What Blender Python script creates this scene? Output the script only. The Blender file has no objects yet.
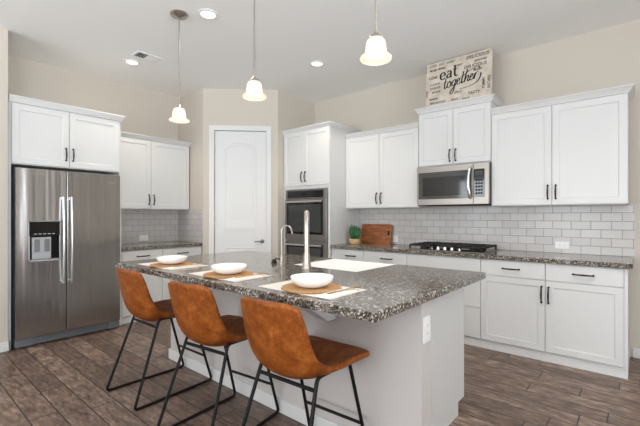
import bpy, bmesh, math, random
from mathutils import Vector, Matrix

random.seed(7)
S = bpy.context.scene
COL = S.collection
PI = math.pi

# ------------------------------------------------------------------ camera
cam_d = bpy.data.cameras.new("camera")
cam = bpy.data.objects.new("camera", cam_d)
COL.objects.link(cam)
cam_d.sensor_width = 36.0
cam_d.lens = 377.0 / 640.0 * 36.0
cam_d.shift_y = (215.9 - 213.0) / 640.0
cam_d.clip_start = 0.05
cam.location = (0, 0, 1.287)
cam.rotation_euler = (PI / 2, 0, math.radians(40.38))
S.camera = cam

# ------------------------------------------------------------------ exposure / world
S.view_settings.view_transform = 'Standard'
S.view_settings.look = 'None'
S.view_settings.gamma = 1.0
S.view_settings.use_curve_mapping = False
S.view_settings.exposure = 0.12
S.cycles.use_denoising = True
S.cycles.max_bounces = 10
S.cycles.diffuse_bounces = 6
S.cycles.sample_clamp_indirect = 6.0

world = bpy.data.worlds.new("world")
S.world = world
world.use_nodes = True
bg = world.node_tree.nodes["Background"]
bg.inputs[0].default_value = (0.86, 0.93, 1.0, 1)
bg.inputs[1].default_value = 1.0


def area(name, loc, rot, sx, sy, power, col, spread=180):
    d = bpy.data.lights.new(name, 'AREA')
    d.shape = 'RECTANGLE'
    d.size, d.size_y = sx, sy
    d.energy = power
    d.color = col
    d.spread = math.radians(spread)
    o = bpy.data.objects.new(name, d)
    o.location = loc
    o.rotation_euler = rot
    COL.objects.link(o)
    return o


# added daylight fill at unseen windows behind the camera, tilted up towards the ceiling
DAY = (0.89, 0.95, 1.0)
for k, wx in enumerate((-4.3, -1.6, 1.1)):
    area("window_fill", (wx, -4.55, 1.55), (PI / 2 + 0.60, 0, 0), 1.7, 2.3, 67, DAY, 120)
for k, wy in enumerate((-2.6, 0.4)):
    area("patio_fill", (4.05, wy, 1.45), (PI / 2 + 0.68, 0, PI / 2), 2.2, 2.4, 130, DAY, 105)

# added warm fill spots, out of view and without fixtures, brightening the base fronts
for k, (lx, ly) in enumerate(((-0.45, 2.55), (-0.10, 2.30))):
    d = bpy.data.lights.new("aisle_fill_spot", 'SPOT')
    d.energy = 34
    d.color = (1.0, 0.95, 0.88)
    d.spot_size = math.radians(130)
    d.spot_blend = 0.7
    d.shadow_soft_size = 0.07
    o = bpy.data.objects.new("aisle_fill_spot", d)
    o.location = (lx, ly, 3.03)
    COL.objects.link(o)

# ------------------------------------------------------------------ materials


def new_mat(name, color=(0.8, 0.8, 0.8), rough=0.5, metal=0.0, spec=0.5, coat=0.0):
    m = bpy.data.materials.new(name)
    m.use_nodes = True
    b = m.node_tree.nodes["Principled BSDF"]
    b.inputs["Base Color"].default_value = (*color, 1)
    b.inputs["Roughness"].default_value = rough
    b.inputs["Metallic"].default_value = metal
    b.inputs["Specular IOR Level"].default_value = spec
    b.inputs["Coat Weight"].default_value = coat
    return m


def srgb(r, g, b):
    f = lambda c: (c / 255 / 12.92) if c / 255 <= 0.04045 else ((c / 255 + 0.055) / 1.055) ** 2.4
    return (f(r), f(g), f(b))


class NT:
    def __init__(self, m):
        self.t = m.node_tree
        self.n = m.node_tree.nodes
        self.l = m.node_tree.links
        self.b = self.n["Principled BSDF"]

    def add(self, kind, **kw):
        x = self.n.new(kind)
        for k, v in kw.items():
            setattr(x, k, v)
        return x

    def put(self, sock, v):
        if hasattr(v, "is_output") or hasattr(v, "links"):
            self.l.new(v, sock)
        else:
            sock.default_value = v

    def math(self, op, a, b=0.0):
        x = self.add("ShaderNodeMath", operation=op)
        self.put(x.inputs[0], a)
        self.put(x.inputs[1], b)
        return x.outputs[0]

    def coords(self, scale=(1, 1, 1), which="Object"):
        tc = self.add("ShaderNodeTexCoord")
        mp = self.add("ShaderNodeMapping")
        mp.inputs["Scale"].default_value = scale
        self.l.new(tc.outputs[which], mp.inputs[0])
        return mp.outputs[0]

    def noise(self, vec, scale, detail=4, rough=0.5):
        x = self.add("ShaderNodeTexNoise")
        x.inputs["Scale"].default_value = scale
        x.inputs["Detail"].default_value = detail
        x.inputs["Roughness"].default_value = rough
        self.l.new(vec, x.inputs["Vector"])
        return x.outputs["Fac"]

    def ramp(self, fac, stops, interp='LINEAR'):
        x = self.add("ShaderNodeValToRGB")
        r = x.color_ramp
        r.interpolation = interp
        while len(r.elements) < len(stops):
            r.elements.new(0.5)
        for e, (p, c) in zip(r.elements, stops):
            e.position = p
            e.color = (*c, 1)
        self.l.new(fac, x.inputs[0])
        return x.outputs[0]

    def mix(self, fac, a, b, blend='MIX'):
        x = self.add("ShaderNodeMix", data_type='RGBA', blend_type=blend)
        self.put(x.inputs[0], fac)
        self.put(x.inputs[6], a if not isinstance(a, tuple) else (*a, 1))
        self.put(x.inputs[7], b if not isinstance(b, tuple) else (*b, 1))
        return x.outputs[2]

    def bump(self, h, strength=0.2, dist=0.01):
        x = self.add("ShaderNodeBump")
        x.inputs["Strength"].default_value = strength
        x.inputs["Distance"].default_value = dist
        self.l.new(h, x.inputs["Height"])
        self.l.new(x.outputs[0], self.b.inputs["Normal"])

    def color(self, c):
        self.l.new(c, self.b.inputs["Base Color"])


M = {}


def wall_mat(name, col, bump=0.08, scale=90):
    m = new_mat(name, col, 0.85, spec=0.25)
    n = NT(m)
    v = n.coords()
    n.bump(n.noise(v, scale, 3), bump, 0.004)
    return m


M["wall"] = wall_mat("warm_greige_wall_paint", srgb(206, 198, 187))
M["knee"] = wall_mat("shade_tinted_wall_paint", srgb(203, 197, 194))  # same wall paint, greyed to put cool light and shade into the colour
M["ceiling"] = wall_mat("white_ceiling_paint", srgb(246, 246, 245))
M["trim"] = new_mat("white_trim_paint", srgb(224, 224, 223), 0.4)
M["cab"] = new_mat("white_cabinet_paint", srgb(222, 222, 221), 0.38, spec=0.4)
M["cab_in"] = new_mat("shadow_gap", srgb(120, 116, 110), 0.8)
M["bronze"] = new_mat("dark_bronze", srgb(42, 38, 36), 0.4, 0.6)
M["black"] = new_mat("black_powder_coat", srgb(13, 13, 14), 0.5, spec=0.3)
M["black_glass"] = new_mat("black_glass", srgb(18, 18, 20), 0.06, spec=0.6)
M["grey_glass"] = new_mat("smoked_glass", srgb(62, 64, 62), 0.08, spec=0.6)
M["iron"] = new_mat("cast_iron", srgb(20, 20, 21), 0.6)
M["gap"] = new_mat("dark_recess", srgb(24, 22, 21), 0.9)
M["porcelain"] = new_mat("white_porcelain", srgb(244, 243, 240), 0.18, spec=0.5)
M["sink"] = new_mat("white_fireclay", srgb(246, 246, 244), 0.22, spec=0.5)
M["plate"] = new_mat("white_plastic", srgb(240, 240, 240), 0.35)
M["slot"] = new_mat("dark_slot", srgb(70, 70, 70), 0.6)
M["grey_plastic"] = new_mat("grey_plastic", srgb(120, 123, 126), 0.5)
M["silver_plastic"] = new_mat("silver_plastic", srgb(178, 181, 184), 0.4, 0.3)
M["chrome"] = new_mat("bright_chrome", srgb(235, 235, 235), 0.12, 1.0)
M["bright_steel"] = new_mat("satin_steel_bar", srgb(222, 222, 222), 0.3, 1.0)
M["nickel"] = new_mat("brushed_nickel", srgb(184, 176, 168), 0.34, 1.0)
M["dark_nickel"] = new_mat("satin_dark_nickel", srgb(128, 122, 116), 0.34, 1.0)
M["gold"] = new_mat("brushed_gold", srgb(205, 165, 100), 0.3, 1.0)
M["napkin"] = new_mat("white_linen", srgb(246, 243, 238), 0.9, spec=0.1)
M["ink"] = new_mat("black_ink", srgb(30, 27, 25), 0.8)
M["fade_ink"] = new_mat("brown_ink", srgb(78, 66, 56), 0.9)
M["soil"] = new_mat("dark_soil", srgb(60, 45, 35), 0.95)
M["mesh"] = new_mat("fridge_grille", srgb(112, 116, 120), 0.5, 0.3)
M["vent_dark"] = new_mat("vent_shadow", srgb(70, 70, 70), 0.9)


def steel(name, col, rough, axis):
    """brushed stainless, slightly wavy sheet"""
    m = new_mat(name, col, rough, 1.0)
    n = NT(m)
    sc = {"h": (9, 9, 0.35), "v": (0.4, 0.4, 14)}[axis]
    v = n.coords(sc)
    n.bump(n.noise(v, 1.0, 2, 0.5), 0.35, 0.02)
    return m


M["steel"] = steel("stainless_door", srgb(176, 173, 171), 0.22, "h")
M["steel2"] = new_mat("stainless_trim", srgb(152, 146, 140), 0.32, 1.0)
M["steel_side"] = new_mat("grey_fridge_side", srgb(135, 139, 143), 0.45, 0.5)


def floor_mat():
    m = new_mat("wood_look_plank_tile", (0.2, 0.15, 0.12), 0.4)
    n = NT(m)
    tc = n.add("ShaderNodeTexCoord")
    sp = n.add("ShaderNodeSeparateXYZ")
    n.l.new(tc.outputs["Object"], sp.inputs[0])
    W, L = 0.155, 0.92
    yy = n.math('DIVIDE', n.math('ADD', sp.outputs[1], 10 * W + 0.003), W)
    row = n.math('FLOOR', yy)
    fy = n.math('FRACT', yy)
    wn = n.add("ShaderNodeTexWhiteNoise", noise_dimensions='1D')
    n.l.new(row, wn.inputs["W"])
    xx = n.math('ADD', n.math('DIVIDE', n.math('ADD', sp.outputs[0], 20.0), L), n.math('MULTIPLY', wn.outputs["Value"], 3.0))
    colx = n.math('FLOOR', xx)
    fx = n.math('FRACT', xx)
    pid = n.add("ShaderNodeTexWhiteNoise", noise_dimensions='2D')
    cb = n.add("ShaderNodeCombineXYZ")
    n.l.new(row, cb.inputs[0])
    n.l.new(colx, cb.inputs[1])
    n.l.new(cb.outputs[0], pid.inputs["Vector"])
    # grain, shifted per plank
    gv = n.add("ShaderNodeCombineXYZ")
    n.l.new(n.math('MULTIPLY', sp.outputs[0], 5.0), gv.inputs[0])
    n.l.new(n.math('MULTIPLY', sp.outputs[1], 20.0), gv.inputs[1])
    n.l.new(n.math('MULTIPLY', pid.outputs["Value"], 40.0), gv.inputs[2])
    g = n.noise(gv.outputs[0], 1.9, 8, 0.72)
    gv2 = n.add("ShaderNodeCombineXYZ")
    n.l.new(n.math('MULTIPLY', sp.outputs[0], 4.0), gv2.inputs[0])
    n.l.new(n.math('MULTIPLY', sp.outputs[1], 7.0), gv2.inputs[1])
    n.l.new(n.math('MULTIPLY', pid.outputs["Value"], 17.0), gv2.inputs[2])
    g2 = n.noise(gv2.outputs[0], 1.7, 7, 0.7)
    c1 = n.ramp(g, [(0.30, srgb(92, 79, 71)), (0.45, srgb(144, 129, 119)), (0.56, srgb(172, 158, 149)), (0.70, srgb(206, 194, 186))])
    c2 = n.ramp(g2, [(0.30, srgb(84, 72, 65)), (0.5, srgb(148, 136, 128)), (0.70, srgb(198, 188, 181))])
    c = n.mix(0.75, c1, c2, 'OVERLAY')
    tint = n.ramp(pid.outputs["Value"], [(0.0, srgb(196, 185, 178)), (0.5, srgb(220, 211, 205)), (1.0, srgb(242, 236, 231))])
    c = n.mix(1.0, c, tint, 'MULTIPLY')
    ey = n.math('LESS_THAN', n.math('MINIMUM', fy, n.math('SUBTRACT', 1.0, fy)), 0.024)
    ex = n.math('LESS_THAN', n.math('MINIMUM', fx, n.math('SUBTRACT', 1.0, fx)), 0.0042)
    e = n.math('MAXIMUM', ex, ey)
    c = n.mix(e, c, srgb(44, 36, 32))
    n.color(c)
    h = n.math('SUBTRACT', n.math('MULTIPLY', g, 0.35), e)
    n.bump(h, 0.25, 0.003)
    n.l.new(n.ramp(g2, [(0.3, (0.34,) * 3), (0.8, (0.5,) * 3)]), n.b.inputs["Roughness"])
    return m


M["floor"] = floor_mat()


def granite(name):
    m = new_mat(name, (0.3, 0.3, 0.3), 0.12, spec=0.5)
    n = NT(m)
    v = n.coords()
    vo = n.add("ShaderNodeTexVoronoi", feature='F1')
    vo.inputs["Scale"].default_value = 122
    n.l.new(v, vo.inputs["Vector"])
    sp = n.add("ShaderNodeSeparateColor")
    n.l.new(vo.outputs["Color"], sp.inputs[0])
    big = n.noise(v, 22, 3, 0.6)
    f = n.math('ADD', n.math('MULTIPLY', sp.outputs[0], 0.75), n.math('MULTIPLY', big, 0.28))
    c = n.ramp(f, [(0.0, srgb(14, 14, 15)), (0.30, srgb(56, 51, 47)), (0.44, srgb(104, 95, 86)), (0.64, srgb(140, 130, 119)), (0.80, srgb(212, 204, 193))], 'CONSTANT')
    vo2 = n.add("ShaderNodeTexVoronoi", feature='F1')
    vo2.inputs["Scale"].default_value = 210
    n.l.new(v, vo2.inputs["Vector"])
    sp2 = n.add("ShaderNodeSeparateColor")
    n.l.new(vo2.outputs["Color"], sp2.inputs[0])
    c2 = n.ramp(sp2.outputs[1], [(0.0, srgb(20, 20, 20)), (0.28, srgb(98, 90, 82)), (0.78, srgb(184, 176, 166))], 'CONSTANT')
    n.color(n.mix(0.30, c, c2))
    return m


M["granite"] = granite("speckled_granite")


def tile_mat():
    m = new_mat("subway_tile", srgb(206, 203, 200), 0.2, spec=0.5)
    n = NT(m)
    tc = n.add("ShaderNodeTexCoord")
    mp = n.add("ShaderNodeMapping")
    n.l.new(tc.outputs["Object"], mp.inputs[0])
    br = n.add("ShaderNodeTexBrick", offset=0.5, squash=1.0)
    br.inputs["Color1"].default_value = (*srgb(198, 194, 191), 1)
    br.inputs["Color2"].default_value = (*srgb(208, 204, 201), 1)
    br.inputs["Mortar"].default_value = (*srgb(146, 141, 138), 1)
    br.inputs["Scale"].default_value = 1.0
    br.inputs["Mortar Size"].default_value = 0.0022
    br.inputs["Mortar Smooth"].default_value = 0.1
    br.inputs["Brick Width"].default_value = 0.158
    br.inputs["Row Height"].default_value = 0.0806
    n.l.new(mp.outputs[0], br.inputs["Vector"])
    n.color(br.outputs["Color"])
    inv = n.math('SUBTRACT', 1.0, br.outputs["Fac"])
    n.bump(inv, 0.5, 0.002)
    n.l.new(n.math('MULTIPLY_ADD', br.outputs["Fac"], 0.6), n.b.inputs["Roughness"])
    n.n[-1].inputs[2].default_value = 0.22
    return m


M["tile"] = tile_mat()


def leather():
    m = new_mat("tan_leather", srgb(140, 66, 16), 0.5, spec=0.3)
    n = NT(m)
    v = n.coords()
    a = n.noise(v, 16, 6, 0.65)
    b_ = n.noise(v, 55, 4, 0.6)
    f = n.math('ADD', n.math('MULTIPLY', a, 0.7), n.math('MULTIPLY', b_, 0.3))
    c = n.ramp(f, [(0.3, srgb(98, 45, 8)), (0.5, srgb(138, 71, 18)), (0.68, srgb(172, 102, 44))])
    n.color(c)
    n.bump(n.noise(v, 260, 3), 0.12, 0.002)
    return m


M["leather"] = leather()


def wood(name, dark, mid, light, scale=(4, 40, 40), rough=0.45):
    m = new_mat(name, mid, rough)
    n = NT(m)
    v = n.coords(scale)
    g = n.noise(v, 1.0, 5, 0.6)
    n.color(n.ramp(g, [(0.3, dark), (0.5, mid), (0.7, light)]))
    return m


M["board"] = wood("acacia_wood", srgb(96, 50, 24), srgb(158, 92, 48), srgb(190, 124, 72), (5, 30, 26))
M["bowl_wood"] = wood("pale_wood", srgb(196, 156, 104), srgb(220, 184, 134), srgb(232, 202, 158), (6, 6, 60))


def woven():
    m = new_mat("woven_seagrass", srgb(190, 138, 86), 0.85, spec=0.15)
    n = NT(m)
    tc = n.add("ShaderNodeTexCoord")
    ln = n.add("ShaderNodeVectorMath", operation='LENGTH')
    n.l.new(tc.outputs["Object"], ln.inputs[0])
    ring = n.math('SINE', n.math('MULTIPLY', ln.outputs["Value"], 520.0))
    v = n.coords()
    ns = n.noise(v, 120, 3)
    f = n.math('ADD', n.math('MULTIPLY', ring, 0.2), ns)
    n.color(n.ramp(f, [(0.25, srgb(150, 106, 68)), (0.5, srgb(192, 148, 104)), (0.8, srgb(218, 180, 138))]))
    n.bump(f, 0.5, 0.003)
    return m


M["woven"] = woven()


def placemat_mat():
    m = new_mat("cream_placemat", srgb(240, 234, 224), 0.9, spec=0.1)
    n = NT(m)
    v = n.coords()
    w = n.add("ShaderNodeTexWave", wave_type='BANDS', bands_direction='X')
    w.inputs["Scale"].default_value = 60
    n.l.new(v, w.inputs["Vector"])
    n.color(n.ramp(w.outputs["Fac"], [(0.0, srgb(220, 212, 201)), (1.0, srgb(240, 235, 228))]))
    n.bump(w.outputs["Fac"], 0.3, 0.002)
    return m


M["placemat"] = placemat_mat()


def leaf_mat():
    m = new_mat("green_leaf", srgb(40, 96, 48), 0.5)
    n = NT(m)
    v = n.coords()
    n.color(n.ramp(n.noise(v, 40, 3), [(0.3, srgb(22, 62, 34)), (0.55, srgb(48, 108, 56)), (0.8, srgb(96, 150, 88))]))
    return m


M["leaf"] = leaf_mat()


def sign_mat():
    m = new_mat("distressed_cream_board", srgb(216, 202, 180), 0.8, spec=0.2)
    n = NT(m)
    v = n.coords()
    n.color(n.ramp(n.noise(v, 9, 6, 0.7), [(0.25, srgb(178, 166, 150)), (0.5, srgb(206, 196, 182)), (0.75, srgb(224, 217, 206))]))
    return m


M["sign"] = sign_mat()


def glow(name, col, strength):
    m = bpy.data.materials.new(name)
    m.use_nodes = True
    b = m.node_tree.nodes["Principled BSDF"]
    b.inputs["Base Color"].default_value = (0.9, 0.9, 0.9, 1)
    b.inputs["Emission Color"].default_value = (*col, 1)
    b.inputs["Emission Strength"].default_value = strength
    return m


M["lamp"] = glow("lit_lamp_lens", (1.0, 0.90, 0.72), 2.2)
M["bulb"] = glow("lit_bulb", (1.0, 0.90, 0.72), 5.0)


def shade_mat():
    m = bpy.data.materials.new("frosted_lit_glass")
    m.use_nodes = True
    t = m.node_tree
    b = t.nodes["Principled BSDF"]
    b.inputs["Base Color"].default_value = (0.88, 0.84, 0.78, 1)
    b.inputs["Roughness"].default_value = 0.25
    tr = t.nodes.new("ShaderNodeBsdfTranslucent")
    tr.inputs[0].default_value = (0.97, 0.91, 0.82, 1)
    mx = t.nodes.new("ShaderNodeMixShader")
    mx.inputs[0].default_value = 0.6
    t.links.new(b.outputs[0], mx.inputs[1])
    t.links.new(tr.outputs[0], mx.inputs[2])
    t.links.new(mx.outputs[0], t.nodes["Material Output"].inputs[0])
    return m


M["shade"] = shade_mat()

# ------------------------------------------------------------------ mesh helpers


class MB:
    def __init__(self):
        self.bm = bmesh.new()

    def box(self, x0, x1, y0, y1, z0, z1, bev=0.0):
        x0, x1 = min(x0, x1), max(x0, x1)
        y0, y1 = min(y0, y1), max(y0, y1)
        z0, z1 = min(z0, z1), max(z0, z1)
        r = bmesh.ops.create_cube(self.bm, size=1.0)
        vs = r["verts"]
        for v in vs:
            v.co = Vector(((x0 + x1) / 2 + v.co.x * (x1 - x0), (y0 + y1) / 2 + v.co.y * (y1 - y0), (z0 + z1) / 2 + v.co.z * (z1 - z0)))
        if bev > 0:
            es = {e for v in vs for e in v.link_edges}
            bmesh.ops.bevel(self.bm, geom=list(es), offset=bev, segments=2, affect='EDGES', profile=0.5)
        return self

    def tube(self, pts, r, n=10, closed=False, flat=1.0):
        pts = [Vector(p) for p in pts]
        rs = r if isinstance(r, (list, tuple)) else [r] * len(pts)
        N = len(pts)
        rings = []
        prev = None
        for i, p in enumerate(pts):
            if closed:
                t = (pts[(i + 1) % N] - pts[i - 1]).normalized()
            elif i == 0:
                t = (pts[1] - p).normalized()
            elif i == N - 1:
                t = (p - pts[i - 1]).normalized()
            else:
                t = ((pts[i + 1] - p).normalized() + (p - pts[i - 1]).normalized()).normalized()
            if prev is None:
                a = Vector((0, 0, 1)) if abs(t.z) < 0.9 else Vector((1, 0, 0))
                u = t.cross(a).normalized()
            else:
                u = (prev - t * prev.dot(t)).normalized()
            prev = u
            w = t.cross(u)
            rings.append([self.bm.verts.new(p + (u * math.cos(2 * PI * k / n) + w * math.sin(2 * PI * k / n) * flat) * rs[i]) for k in range(n)])
        M_ = N if closed else N - 1
        for i in range(M_):
            a, b = rings[i], rings[(i + 1) % N]
            for k in range(n):
                self.bm.faces.new((a[k], a[(k + 1) % n], b[(k + 1) % n], b[k]))
        if not closed:
            self.bm.faces.new(list(reversed(rings[0])))
            self.bm.faces.new(rings[-1])
        return self

    def lathe(self, prof, c=(0, 0, 0), n=32, axis='z', sx=1.0, sy=1.0):
        """prof: list of (r, h); r==0 ends close with a pole"""
        c = Vector(c)

        def place(x, y, h):
            if axis == 'z':
                return c + Vector((x * sx, y * sy, h))
            if axis == 'y':
                return c + Vector((x, h, y))
            return c + Vector((h, x, y))
        rings = []
        for r, h in prof:
            if r < 1e-6:
                rings.append([self.bm.verts.new(place(0, 0, h))])
            else:
                rings.append([self.bm.verts.new(place(r * math.cos(2 * PI * k / n), r * math.sin(2 * PI * k / n), h)) for k in range(n)])
        for a, b in zip(rings, rings[1:]):
            for k in range(n):
                k2 = (k + 1) % n
                if len(a) == 1 and len(b) == 1:
                    continue
                if len(a) == 1:
                    self.bm.faces.new((a[0], b[k2], b[k]))
                elif len(b) == 1:
                    self.bm.faces.new((a[k], a[k2], b[0]))
                else:
                    self.bm.faces.new((a[k], a[k2], b[k2], b[k]))
        return self

    def prism(self, poly, z0, z1, bev=0.0, plane='xy'):
        """extrude a 2D polygon; plane 'xy' -> along z, 'xz' -> along y, 'yz' -> along x"""
        def pt(a, b, h):
            return Vector((a, b, h)) if plane == 'xy' else (Vector((a, h, b)) if plane == 'xz' else Vector((h, a, b)))
        lo = [self.bm.verts.new(pt(a, b, z0)) for a, b in poly]
        hi = [self.bm.verts.new(pt(a, b, z1)) for a, b in poly]
        fs = [self.bm.faces.new(lo), self.bm.faces.new(hi)]
        n = len(poly)
        for k in range(n):
            fs.append(self.bm.faces.new((lo[k], lo[(k + 1) % n], hi[(k + 1) % n], hi[k])))
        if bev > 0:
            es = {e for f in fs for e in f.edges}
            bmesh.ops.bevel(self.bm, geom=list(es), offset=bev, segments=2, affect='EDGES', profile=0.5)
        return self

    def grid(self, rows, close_u=False):
        vs = [[self.bm.verts.new(p) for p in r] for r in rows]
        for a, b in zip(vs, vs[1:]):
            m = len(a)
            for k in range(m if close_u else m - 1):
                self.bm.faces.new((a[k], a[(k + 1) % m], b[(k + 1) % m], b[k]))
        return self

    def rect_panel(self, x0, x1, z0, z1, yf, th, stile=0.058, rec=0.0065, slope=0.005, top=None):
        """shaker front: flat frame with a recessed centre, front face at y=yf, facing -y"""
        t = top if top else stile
        o = [(x0, z0), (x1, z0), (x1, z1), (x0, z1)]
        c = 0.0025
        o1 = [(x0 + c, z0 + c), (x1 - c, z0 + c), (x1 - c, z1 - c), (x0 + c, z1 - c)]
        i = [(x0 + stile, z0 + stile), (x1 - stile, z0 + stile), (x1 - stile, z1 - t), (x0 + stile, z1 - t)]
        s = slope
        j = [(x0 + stile + s, z0 + stile + s), (x1 - stile - s, z0 + stile + s), (x1 - stile - s, z1 - t - s), (x0 + stile + s, z1 - t - s)]
        mk = lambda P, y: [self.bm.verts.new((a, y, b)) for a, b in P]
        R = [mk(o, yf + th), mk(o, yf + c), mk(o1, yf), mk(i, yf), mk(j, yf + rec)]
        for a, b in zip(R, R[1:]):
            for k in range(4):
                self.bm.faces.new((a[k], a[(k + 1) % 4], b[(k + 1) % 4], b[k]))
        self.bm.faces.new(R[-1])
        self.bm.faces.new(list(reversed(R[0])))
        return self

    def mesh_from(self, other_mesh, mat):
        n0 = len(self.bm.verts)
        self.bm.from_mesh(other_mesh)
        self.bm.verts.ensure_lookup_table()
        for v in self.bm.verts[n0:]:
            v.co = mat @ v.co
        return self

    def xf(self, mat):
        for v in self.bm.verts:
            v.co = mat @ v.co
        return self

    def build(self, name, mat, parent=None, smooth=False, loc=None, keep=False):
        bmesh.ops.recalc_face_normals(self.bm, faces=self.bm.faces[:])
        me = bpy.data.meshes.new(name)
        self.bm.to_mesh(me)
        if not keep:
            self.bm.free()
        if smooth:
            me.polygons.foreach_set("use_smooth", [True] * len(me.polygons))
            try:
                me.set_sharp_from_angle(angle=math.radians(42))
            except Exception:
                pass
        me.materials.append(mat)
        o = bpy.data.objects.new(name, me)
        COL.objects.link(o)
        if parent is not None:
            o.parent = parent
        if loc is not None:
            o.location = loc
        return o


def tag(o, label, cat, group=None):
    o["label"] = label
    o["category"] = cat
    if group:
        o["group"] = group
    return o


def thing(name, label, cat, loc=(0, 0, 0), rotz=0.0, group=None):
    o = bpy.data.objects.new(name, None)
    o.empty_display_size = 0.1
    o.location = loc
    o.rotation_euler = (0, 0, rotz)
    COL.objects.link(o)
    return tag(o, label, cat, group)


def struct(o, label=None):
    o["kind"] = "structure"
    return o


def copy_thing(root, loc, rotz, label):
    r = root.copy()
    COL.objects.link(r)
    r.location = loc
    r.rotation_euler = (0, 0, rotz)
    r["label"] = label
    for ch in list(root.children):
        c = ch.copy()
        COL.objects.link(c)
        c.parent = r
        for g in list(ch.children):
            d = g.copy()
            COL.objects.link(d)
            d.parent = c
    return r


def text_mesh(body, size, shear=0.0, bold=0.0, space=1.0):
    cu = bpy.data.curves.new("tmp_text", 'FONT')
    cu.body = body
    cu.size = size
    cu.shear = shear
    cu.offset = bold
    cu.space_character = space
    cu.extrude = 0.0008
    ob = bpy.data.objects.new("tmp_text", cu)
    COL.objects.link(ob)
    dg = bpy.context.evaluated_depsgraph_get()
    me = bpy.data.meshes.new_from_object(ob.evaluated_get(dg))
    bpy.data.objects.remove(ob)
    bpy.data.curves.remove(cu)
    return me


def fillet(pts, r, n=6):
    """round the inner corners of a polyline"""
    pts = [Vector(p) for p in pts]
    out = [pts[0]]
    for a, b, c in zip(pts, pts[1:], pts[2:]):
        d1, d2 = (a - b).normalized(), (c - b).normalized()
        rr = min(r, (a - b).length * 0.45, (c - b).length * 0.45)
        p, q = b + d1 * rr, b + d2 * rr
        for k in range(n + 1):
            t = k / n
            out.append(p * (1 - t) ** 2 + b * 2 * t * (1 - t) + q * t * t)
    out.append(pts[-1])
    return out


def spline(pts, n=8):
    pts = [Vector(p) for p in pts]
    P = [pts[0] * 2 - pts[1]] + pts + [pts[-1] * 2 - pts[-2]]
    out = []
    for i in range(1, len(P) - 2):
        for k in range(n):
            t = k / n
            a, b, c, d = P[i - 1], P[i], P[i + 1], P[i + 2]
            out.append(0.5 * ((2 * b) + (c - a) * t + (2 * a - 5 * b + 4 * c - d) * t * t + (3 * b - a - 3 * c + d) * t ** 3))
    out.append(pts[-1])
    return out


# ------------------------------------------------------------------ room shell
CEIL = 3.06
WY = 4.46      # cooktop wall
WX = -5.30     # fridge wall
PA = Vector((-4.637, 2.94))   # pantry corner, fridge side
PB = Vector((-3.90, 3.67))    # pantry corner, oven side
ROOM_Y0, ROOM_X1 = -4.6, 4.1

struct(MB().box(-6.4, ROOM_X1 + 0.15, ROOM_Y0 - 0.15, WY + 0.15, -0.12, 0).build("floor", M["floor"]))
struct(MB().box(-6.4, ROOM_X1 + 0.15, ROOM_Y0 - 0.15, WY + 0.15, CEIL, CEIL + 0.12).build("ceiling", M["ceiling"]))
struct(MB().box(PB.x - 0.0, ROOM_X1 + 0.15, WY, WY + 0.12, 0, CEIL).build("wall_cooktop", M["wall"]))
struct(MB().box(WX - 0.12, WX, 0.70, PA.y, 0, CEIL).build("wall_fridge", M["wall"]))
struct(MB().box(WX, -4.61, 0.69, 0.812, 0, CEIL).box(-4.73, -4.60, ROOM_Y0, 0.812, 0, CEIL).build("wall_left", M["wall"]))
struct(MB().box(WX - 0.12, PA.x, PA.y, PA.y + 0.11, 0, CEIL).build("wall_pantry_left", M["wall"]))
struct(MB().box(PB.x - 0.11, PB.x, PB.y, WY + 0.12, 0, CEIL).build("wall_pantry_right", M["wall"]))
# diagonal wall, in its own frame: u along, front face at y=0 (facing -y)
DL = (PB - PA).length
DANG = math.atan2(PB.y - PA.y, PB.x - PA.x)
DU0, DU1, DTOP = 0.150, 0.880, 2.482
w = MB().box(0, DU0, 0, 0.11, 0, CEIL).box(DU1, DL, 0, 0.11, 0, CEIL).box(DU0, DU1, 0, 0.11, DTOP, CEIL)
o = struct(w.build("wall_pantry_front", M["wall"], loc=(PA.x, PA.y, 0)))
o.rotation_euler = (0, 0, DANG)


def open_wall(name, mk, spans, length_lo, length_hi, z0, z1):
    """a wall with rectangular window openings; mk(a0,a1,z0,z1) adds a piece"""
    b = MB()
    cur = length_lo
    for s0, s1 in spans:
        mk(b, cur, s0, 0, CEIL)
        mk(b, s0, s1, 0, z0)
        mk(b, s0, s1, z1, CEIL)
        cur = s1
    mk(b, cur, length_hi, 0, CEIL)
    return struct(b.build(name, M["wall"]))


open_wall("wall_back", lambda b, a0, a1, z0, z1: b.box(a0, a1, ROOM_Y0 - 0.13, ROOM_Y0, z0, z1) if z1 > z0 else None,
          [(-5.2, -3.4), (-2.5, -0.7), (0.2, 2.0)], -6.3, ROOM_X1, 0.35, 2.75)
open_wall("wall_right", lambda b, a0, a1, z0, z1: b.box(ROOM_X1, ROOM_X1 + 0.13, a0, a1, z0, z1) if z1 > z0 else None,
          [(-3.75, -1.45), (-0.75, 1.55)], ROOM_Y0, WY, 0.05, 2.65)
for k, (a0, a1) in enumerate([(-5.2, -3.4), (-2.5, -0.7), (0.2, 2.0)]):
    f = MB()
    y0, y1 = ROOM_Y0 - 0.1, ROOM_Y0 - 0.04
    f.box(a0, a0 + 0.06, y0, y1, 0.35, 2.75).box(a1 - 0.06, a1, y0, y1, 0.35, 2.75)
    f.box(a0, a1, y0, y1, 0.35, 0.41).box(a0, a1, y0, y1, 2.69, 2.75).box((a0 + a1) / 2 - 0.02, (a0 + a1) / 2 + 0.02, y0, y1, 0.41, 2.69)
    struct(f.build("window_%d" % (k + 1), M["trim"]))
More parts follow.
